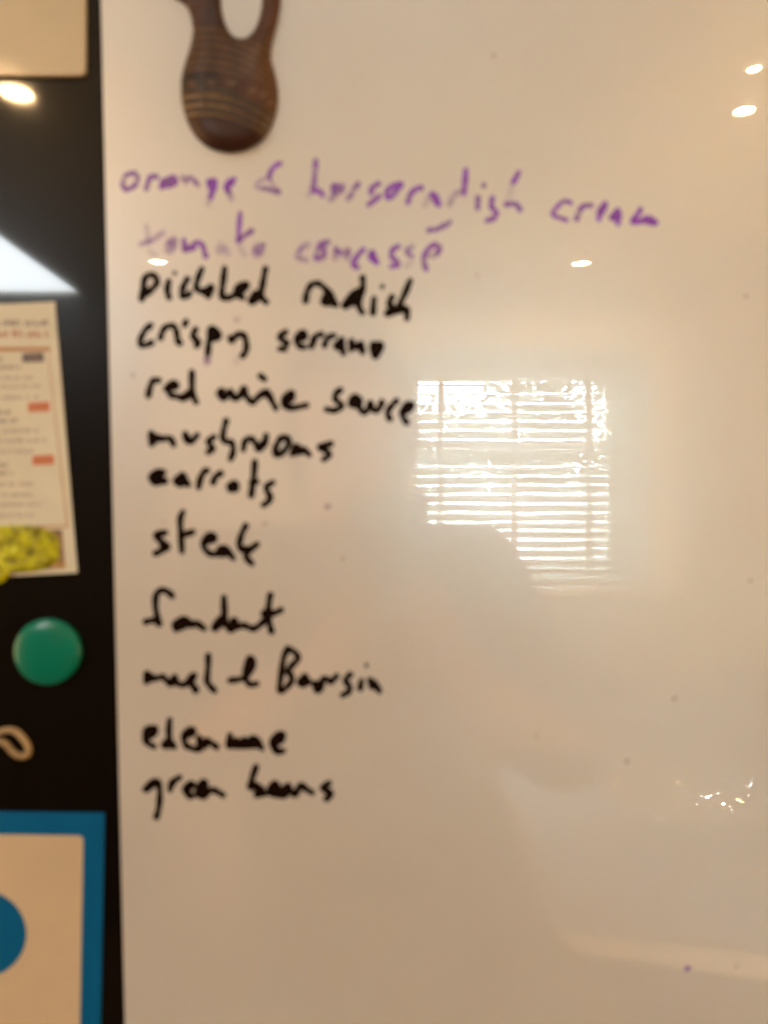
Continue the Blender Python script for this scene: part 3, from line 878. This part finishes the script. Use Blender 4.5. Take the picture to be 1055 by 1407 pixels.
# outside: sky backdrop, a pale neighbouring wall, a tree and a hedge
bm = bmesh.new()
v = [bm.verts.new(p) for p in ((-7, GY-9, -3), (9, GY-9, -3), (9, GY-9, 7), (-7, GY-9, 7))]; bm.faces.new(v)
v = [bm.verts.new(p) for p in ((-7, GY-9, 7), (9, GY-9, 7), (9, GY-1.5, 7.5), (-7, GY-1.5, 7.5))]; bm.faces.new(v)
structure("sky", bm, M_sky)
bm = bmesh.new(); add_box(bm, -7, 9, GY-9, GY-0.15, FLOOR-0.35, FLOOR-0.3)
structure("ground", bm, mat("lawn", (0.10, 0.13, 0.05), rough=0.9, noise_amt=0.4, noise_scale=5))
def leaves(cx, cy, cz, rx, ry, rz, n, size, holes=None):
    vs = []; fs = []
    for _ in range(n):
        while True:
            u = Vector((random.uniform(-1, 1), random.uniform(-1, 1), random.uniform(-1, 1)))
            if u.length < 1 and noise.noise(Vector((u.x*2.3+cx, u.y*2.3, u.z*2.3))) > -0.28: break
        p = Vector((cx+u.x*rx, cy+u.y*ry, cz+u.z*rz))
        a = Vector((random.gauss(0, 1), random.gauss(0, 1), random.gauss(0, 1))).normalized()
        b = a.cross(Vector((random.gauss(0, 1), random.gauss(0, 1), random.gauss(0, 1)))).normalized()
        s = size*random.uniform(.5, 1.2); k = len(vs)
        vs += [p-a*s, p+b*s*.5, p+a*s, p-b*s*.5]; fs.append((k, k+1, k+2, k+3))
    me = bpy.data.meshes.new("crown"); me.from_pydata([tuple(v) for v in vs], [], fs)
    return me
tr = empty("garden_tree", (2.2, GY-3.6, FLOOR-0.3), "leafy tree standing outside the window behind the blind", "tree")
link("crown", leaves(2.35, GY-3.6, 1.0, 1.50, 0.9, 1.5, 17000, 0.05), M_leaf, tr)
bm = bmesh.new()
add_tube(bm, [(2.2, GY-3.6, FLOOR-0.3), (2.15, GY-3.6, -0.5), (2.3, GY-3.6, 0.6), (2.5, GY-3.6, 1.6)], [0.1, 0.085, 0.06, 0.02])
for _ in range(16):
    z_ = random.uniform(-0.1, 1.6); an = random.uniform(0, 2*PI); l_ = random.uniform(.5, 1.3)
    p0 = Vector((2.25, GY-3.6, z_)); p1 = p0+Vector((math.cos(an)*l_*.5, math.sin(an)*.4, .25)); p2 = p0+Vector((math.cos(an)*l_, math.sin(an)*.7, random.uniform(.3, .8)))
    add_tube(bm, [p0, p1, p2], [0.03, 0.018, 0.006], 6)
bm_obj("trunk", bm, M_bark, tr, True)
hg = link("hedge", leaves(1.4, GY-5.5, -0.6, 4.2, 0.7, 1.1, 9000, 0.09), M_leaf)
tag(hg, "low green hedge across the garden outside the window", "hedge")
sh = empty("garden_shrub", (0.2, GY-3.5, FLOOR-0.3), "rounded shrub outside the window's left half behind the blind", "shrub")
link("foliage", leaves(0.15, GY-3.5, 0.05, 1.3, 0.8, 0.98, 11000, 0.05), M_leaf, sh)
bm = bmesh.new(); add_tube(bm, [(0.2, GY-3.5, FLOOR-0.3), (0.15, GY-3.5, -0.3)], [0.05, 0.02]); bm_obj("stem", bm, M_bark, sh)
o = box("garden_wall", -3.0, 4.5, GY-2.95, GY-2.75, FLOOR-0.3, 0.13, M_render)
tag(o, "pale rendered low garden wall across the garden outside the window", "wall")
# daylight falling on the garden from the open sky overhead
ld = bpy.data.lights.new("garden_daylight", 'AREA'); ld.shape = 'RECTANGLE'; ld.size = 9; ld.size_y = 4; ld.energy = 3600; ld.color = (0.70, 0.94, 1)
lo = bpy.data.objects.new("garden_daylight", ld); C.objects.link(lo); lo.location = (1.2, GY-2.0, 5.0)
lo.rotation_euler = (math.radians(-42), 0, 0)

l2 = bpy.data.lights.new("window_daylight", 'AREA'); l2.shape = 'DISK'; l2.size = 1.2; l2.energy = 520; l2.spread = math.radians(84); l2.color = (0.70, 0.94, 1)
o2 = bpy.data.objects.new("window_daylight", l2); C.objects.link(o2); o2.location = (0.8, GY-2.3, 2.15)
o2.rotation_euler = (Vector((0.5, GY, -0.25)) - o2.location).to_track_quat('-Z', 'Y').to_euler()

# downlights -----------------------------------------------------------------------------
lab = ["round recessed ceiling lamp mirrored over the faded purple lettering",
       "round recessed ceiling lamp mirrored right of the purple lettering",
       "round recessed ceiling lamp mirrored uppermost at the right edge",
       "round recessed ceiling lamp mirrored second from the top at the right edge",
       "round recessed ceiling lamp mirrored in the black door under the cream card"]
for (px, py, r_), l_ in zip(((218,358,.028),(798,360,.029),(1036,91,.013),(1022,149,.0205),(22,124,.030)), lab):
    d = CEIL*F/(703.5-py); x = (px-527.5)/F*d; y = -(d-D)
    dl = empty("ceiling_lamp", (x, y, CEIL), l_, "ceiling lamp", "recessed ceiling lamps")
    bm = bmesh.new(); add_lathe(bm, [(r_*1.0, -0.001), (r_*1.02, -0.006), (r_*1.35, -0.006), (r_*1.4, -0.0005)], (x, y, CEIL), 'Z', 28)
    bm_obj("trim_ring", bm, M_white, dl, True)
    bm = bmesh.new(); add_lathe(bm, [(0, -0.003), (r_*0.6, -0.0032), (r_*0.99, -0.002), (r_*0.99, -0.0004), (0, -0.0004)], (x, y, CEIL), 'Z', 24)
    bm_obj("lens", bm, M_lamp, dl)

dr = empty("added_cupboard", (-1.5, WY+0.24, FLOOR), "added tall dark cupboard that darkens the mirrored wall below the rooflight", "cupboard")  # added so the black fridge door mirrors something dark
M_dark = mat("dark_stained_wood", (0.010, 0.006, 0.004), rough=0.5, noise_amt=0.2, noise_scale=8)
box("carcass", -2.2, -0.86, WY+0.003, WY+0.11, FLOOR+0.002, 0.772, M_dark, dr, 0.004)
for k in range(3):
    q = box("cupboard_door", -2.19+k*0.445, -1.755+k*0.445, WY+0.111, WY+0.125, FLOOR+0.08, 0.75, M_dark, dr, 0.003)
    box("door_knob", -1.79+k*0.445, -1.77+k*0.445, WY+0.126, WY+0.14, -0.42, -0.40, M_body, dr, 0.004)

# worktops ---------------------------------------------------------------------------------
WT = -0.60
ct = empty("sink_counter", (0.8, WY+0.3, FLOOR), "kitchen counter under the window with a stone top", "counter")
box("worktop", -0.4, 2.6, WY+0.002, WY+0.62, WT-0.04, WT, M_top, ct, 0.003)
box("cabinet", -0.38, 2.58, WY+0.004, WY+0.58, FLOOR+0.002, WT-0.042, M_cab, ct)
tp = empty("kitchen_tap", (0.83, WY+0.12, WT), "curved chrome kitchen tap standing behind the sink", "tap")
bm = bmesh.new(); pts = [(0.80, WY+0.12, WT)] + [(0.80+0.0, WY+0.12, WT+0.02+0.14*k/4) for k in range(5)] + [(0.80+0.05*(1-math.cos(a)), WY+0.12+0.05*(1-math.cos(a)), WT+0.16+0.06*math.sin(a)) for a in [PI*k/8 for k in range(1, 9)]]
add_tube(bm, pts, 0.011); bm_obj("spout", bm, M_chrome, tp, True)
bm = bmesh.new(); add_tube(bm, [(0.80, WY+0.12, WT+0.08), (0.87, WY+0.14, WT+0.12)], 0.007); bm_obj("lever", bm, M_chrome, tp, True)
# island: corner nearest the fridge at the lower right
ix, idd = 0.262, 1.118
c0 = Vector((ix, -(idd-D))); c1 = Vector((1.42, -0.445)); c2 = Vector((0.275, -(1.80-D))); c3 = c1 + (c2-c0)
isl = empty("kitchen_island", (0.9, -1.1, FLOOR), "kitchen island with a pale edged top mirrored at lower right", "island")
def prism(name, pts, z0, z1, m, parent):
    bm = bmesh.new(); a = [bm.verts.new((p.x, p.y, z0)) for p in pts]; b_ = [bm.verts.new((p.x, p.y, z1)) for p in pts]
    bm.faces.new(a[::-1]); bm.faces.new(b_)
    for i in range(4): bm.faces.new((a[i], a[(i+1) % 4], b_[(i+1) % 4], b_[i]))
    bmesh.ops.recalc_face_normals(bm, faces=bm.faces)
    return bm_obj(name, bm, m, parent)
prism("worktop", [c0, c1, c3, c2], WT-0.006, WT, M_top, isl)
prism("edge_band", [c0+Vector((-.003,.003)), c1+Vector((.003,.003)), c3+Vector((.003,-.003)), c2+Vector((-.003,-.003))], WT-0.035, WT-0.007, M_edge, isl)
prism("base", [c0+Vector((.03,-.04)), c1+Vector((-.03,-.04)), c3+Vector((-.03,.04)), c2+Vector((.03,.04))], FLOOR+0.002, WT-0.036, M_cab, isl)
bm = bmesh.new(); add_tube(bm, [(p.x, p.y, WT-0.001) for p in (c2+Vector((-.004,0)), c0+Vector((-.004,.004)), c1+Vector((0,.004)))], 0.0045, 10)
bm_obj("glint_trim", bm, mat("dull_steel", (0.45, 0.43, 0.40), rough=0.3, metal=1.0), isl, True)  # trim added so the island edge catches a bright line
tray = empty("baking_tray", (0.62, -1.0, WT), "shiny steel baking tray on the kitchen island", "tray")
box("base", 0.36, 0.90, -1.12, -0.91, WT+0.001, WT+0.004, mat("dark_non_stick", (0.05, 0.04, 0.035), rough=0.8), tray)
bm = bmesh.new(); add_tube(bm, [(0.36, -0.905, WT+.012), (0.90, -0.915, WT+.012), (0.90, -1.12, WT+.012), (0.36, -1.12, WT+.012)], 0.0035, 8, closed=True)
bm_obj("rim", bm, M_chrome, tray, True)
wh = empty("glint_whisk", (0.60, -1.27, WT), "steel balloon whisk added for its glints on the kitchen island", "glint_whisk")  # wire loops added to catch curved glints
bm = bmesh.new(); add_tube(bm, [(0.72, -1.10, WT+.012), (0.655, -1.19, WT+.014)], 0.008, 10); bm_obj("handle", bm, M_chrome, wh, True)
for k in range(4):
    aa = PI*k/4; loop = []
    for j in range(17):
        t = j/16*PI; w_ = 0.028*math.sin(t)*(1 if j < 17 else 1); l_ = 0.12*(1-math.cos(2*t))/2
        side = math.cos(t)*0.030*math.sin(t)**0.5 if 0 < t < PI else 0
        ax = Vector((-0.586, -0.810, 0)); nx_ = Vector((0.810, -0.586, 0))
        p = Vector((0.655, -1.19, WT+.032)) + ax*0.125*math.sin(t)**0.7 + (nx_*math.cos(aa) + Vector((0,0,1))*math.sin(aa))*0.030*math.cos(t)*(0.25+0.75*math.sin(t))
        loop.append(tuple(p))
    bm = bmesh.new(); add_tube(bm, loop, 0.0012, 6); bm_obj("wire", bm, M_chrome, wh, True)
# crumpled clear wrapping on the island
def crumple(cx, cy, cz, R_, seed):
    bm = bmesh.new(); bmesh.ops.create_icosphere(bm, subdivisions=4, radius=1)
    for v in bm.verts:
        n1 = noise.voronoi(v.co*2.2+Vector((seed, 0, 0)))[0]
        k = 1+0.35*(n1[1]-n1[0])-0.2+0.2*noise.noise(v.co*5)
        v.co = Vector((cx+v.co.x*R_*1.5*k, cy+v.co.y*R_*k, max(cz+0.001, cz+R_*0.5+v.co.z*R_*.8*k)))
    return bm
o = bm_obj("plastic_bag", crumple(0.60, -1.22, WT, 0.11, 3), M_cello)
tag(o, "crumpled clear plastic bag lying on the kitchen island", "plastic bag")
bm = bmesh.new(); add_lathe(bm, [(0, .001), (.03, .001), (.038, .10), (.036, .10), (.028, .004), (0, .004)], (0.80, -1.33, WT), 'Z', 32)
o = bm_obj("drinking_glass", bm, M_cello, None, True); tag(o, "clear drinking glass on the kitchen island beside the bag", "glass")

# the photographer, standing behind the phone -------------------------------------------------
per = empty("person", (-0.04, -0.78, FLOOR), "person in a dark jumper and jeans holding up a phone with both hands", "person")
def skin_mesh(name, verts, edges, rad, root, sub=2):
    me = bpy.data.meshes.new(name); me.from_pydata(verts, edges, [])
    o = bpy.data.objects.new(name, me); C.objects.link(o)
    sk = o.modifiers.new("skin", 'SKIN'); sk.use_smooth_shade = True
    for i, r in enumerate(rad):
        me.skin_vertices[0].data[i].radius = r if isinstance(r, tuple) else (r, r)
        me.skin_vertices[0].data[i].use_root = (i == root)
    ss = o.modifiers.new("sub", 'SUBSURF'); ss.levels = sub; ss.render_levels = sub
    dg = bpy.context.evaluated_depsgraph_get(); dg.update()
    me2 = bpy.data.meshes.new_from_object(o.evaluated_get(dg))
    bpy.data.objects.remove(o)
    return me2
X = -0.045
bv = [(X,-.74,-.60),(X,-.70,-.42),(X,-.67,-.24),(X,-.66,-.13),(X,-.66,-.06),(X,-.655,.01),(X,-.645,.065),(X,-.635,.13),(X,-.64,.185),  # 0-8
      (X+.170,-.64,-.073),(X+.265,-.50,-.29),(X+.115,-.44,-.165),   # 9-11 right arm
      (X-.170,-.64,-.073),(X-.225,-.54,-.31),(X-.03,-.44,-.165),  # 12-14 left arm
      (X+.09,-.80,-.70),(X+.10,-.79,-1.05),(X+.10,-.81,-1.43),(X+.115,-.68,-1.468),
      (X-.09,-.80,-.70),(X-.10,-.79,-1.05),(X-.10,-.81,-1.43),(X-.115,-.68,-1.468)]
be_ = [(0,1),(1,2),(2,3),(3,4),(4,5),(5,6),(6,7),(7,8),(3,9),(9,10),(10,11),(3,12),(12,13),(13,14),(0,15),(15,16),(16,17),(17,18),(0,19),(19,20),(20,21),(21,22)]
br = [(.16,.12),(.155,.12),(.165,.125),(.14,.10),(.085,.07),(.055,.055),(.062,.075),(.078,.098),(.066,.08),
      .066,.052,.028,.066,.052,.028,.085,.058,.04,.034,.085,.058,.04,.034]
bme = skin_mesh("body", bv, be_, br, 0)
body = link("body", bme, None, per, True)
for m_ in (M_jumper, M_jeans, M_skin): bme.materials.append(m_)
for p in bme.polygons:
    c = p.center
    p.material_index = 2 if (c.z > -0.01 or (c.y > -0.47 and c.z < -0.1 and c.z > -.25)) else (1 if c.z < -0.62 else 0)
# hair cap, nose, ears
bm = bmesh.new(); bmesh.ops.create_icosphere(bm, subdivisions=4, radius=1)
for v in list(bm.verts):
    if v.co.y > 0.35 and v.co.z < 0.45 or v.co.z < -0.93: bm.verts.remove(v)
for v in bm.verts:
    k = 1+0.04*noise.noise(v.co*6)
    v.co = Vector((X+v.co.x*(.087 if v.co.z > 0 else .092)*k, -.655+v.co.y*.105*k, .125+v.co.z*.135*k*(1.0 if v.co.z > 0 else 1.05)))
bm_obj("hair", bm, M_hair, per, True)
bm = bmesh.new(); add_tube(bm, [(X, -.545, .145), (X, -.530, .115), (X, -.522, .098), (X, -.538, .09)], [.006, .010, .014, .008]); bm_obj("nose", bm, M_skin, per, True)
for s_ in (-1, 1):
    bm = bmesh.new(); bmesh.ops.create_icosphere(bm, subdivisions=3, radius=1)
    for v in bm.verts: v.co = Vector((X+s_*.079+v.co.x*.007, -.645+v.co.y*.018, .115+v.co.z*.031))
    bm_obj("ear", bm, M_skin, per, True)
    bm = bmesh.new(); bmesh.ops.create_icosphere(bm, subdivisions=3, radius=1)
    for v in bm.verts: v.co = Vector((X+s_*.031+v.co.x*.013, -.552+v.co.y*.010, .140+v.co.z*.008))
    bm_obj("eye", bm, M_white, per, True)
bm = bmesh.new(); add_tube(bm, [(X-.024, -.545, .062), (X, -.535, .060), (X+.024, -.545, .062)], [.004, .007, .004]); bm_obj("mouth", bm, mat("lips", (.4, .13, .11)), per, True)
# phone (behind the lens) and the two hands that grip its long edges
ph = empty("phone", (0, -.352, -.05), "black phone held upright in front of the whiteboard", "phone")
slab_o = slab("case", rounded_rect(-.032, .040, -.130, .018, .008), -.3560, -.3482, M_phone, ph)
bm = bmesh.new(); add_lathe(bm, [(.0085, 0), (.0085, .0012), (.0065, .0014), (.0065, .0)], (0, -.3482, 0), 'Y', 32)
bm_obj("lens_ring", bm, M_chrome, ph, True)
for s_, ex_ in ((1, .040), (-1, -.032)):
    zc = -.105
    wx = X+.115 if s_ > 0 else X-.03
    hv = [(wx, -.44, -.165)]; hr_ = [.024]; he = []
    palm = (ex_+s_*.012, -.385, zc-.02); hv.append(palm); hr_.append((.020, .026)); he.append((0, 1))
    kn = (ex_+s_*.014, -.368, zc+.0); hv.append(kn); hr_.append((.014, .026)); he.append((1, 2))
    hm = skin_mesh("hand", hv, he, hr_, 0)
    hand = link("hand", hm, M_skin, per, True)
    for f in range(4):
        z_ = zc+.028-f*.019; L_ = (.92, 1.0, .95, .78)[f]
        fv = [(ex_+s_*.013, -.372, z_*.9-.012), (ex_+s_*.013, -.350, z_), (ex_+s_*.002, -.3385, z_+.003), (ex_-s_*.016*L_, -.3400, z_+.005), (ex_-s_*.028*L_, -.3425, z_+.006)]
        fm = skin_mesh("finger", fv, [(0,1),(1,2),(2,3),(3,4)], [.0095,.0088,.0080,.0072,.0055], 0)
        fo = link("finger", fm, M_skin, None, True); fo.parent = hand
        fo.matrix_parent_inverse = Matrix.Identity(4)
        hand.matrix_parent_inverse = Matrix.Translation(-Vector(per.location))
    fv = [palm, (ex_+s_*.006, -.372, zc+.02), (ex_-s_*.008, -.3655, zc+.045), (ex_-s_*.016, -.3655, zc+.062)]
    fm = skin_mesh("thumb", fv, [(0,1),(1,2),(2,3)], [.013,.0105,.009,.007], 0)
    fo = link("thumb", fm, M_skin, None, True); fo.parent = hand; fo.matrix_parent_inverse = Matrix.Identity(4)
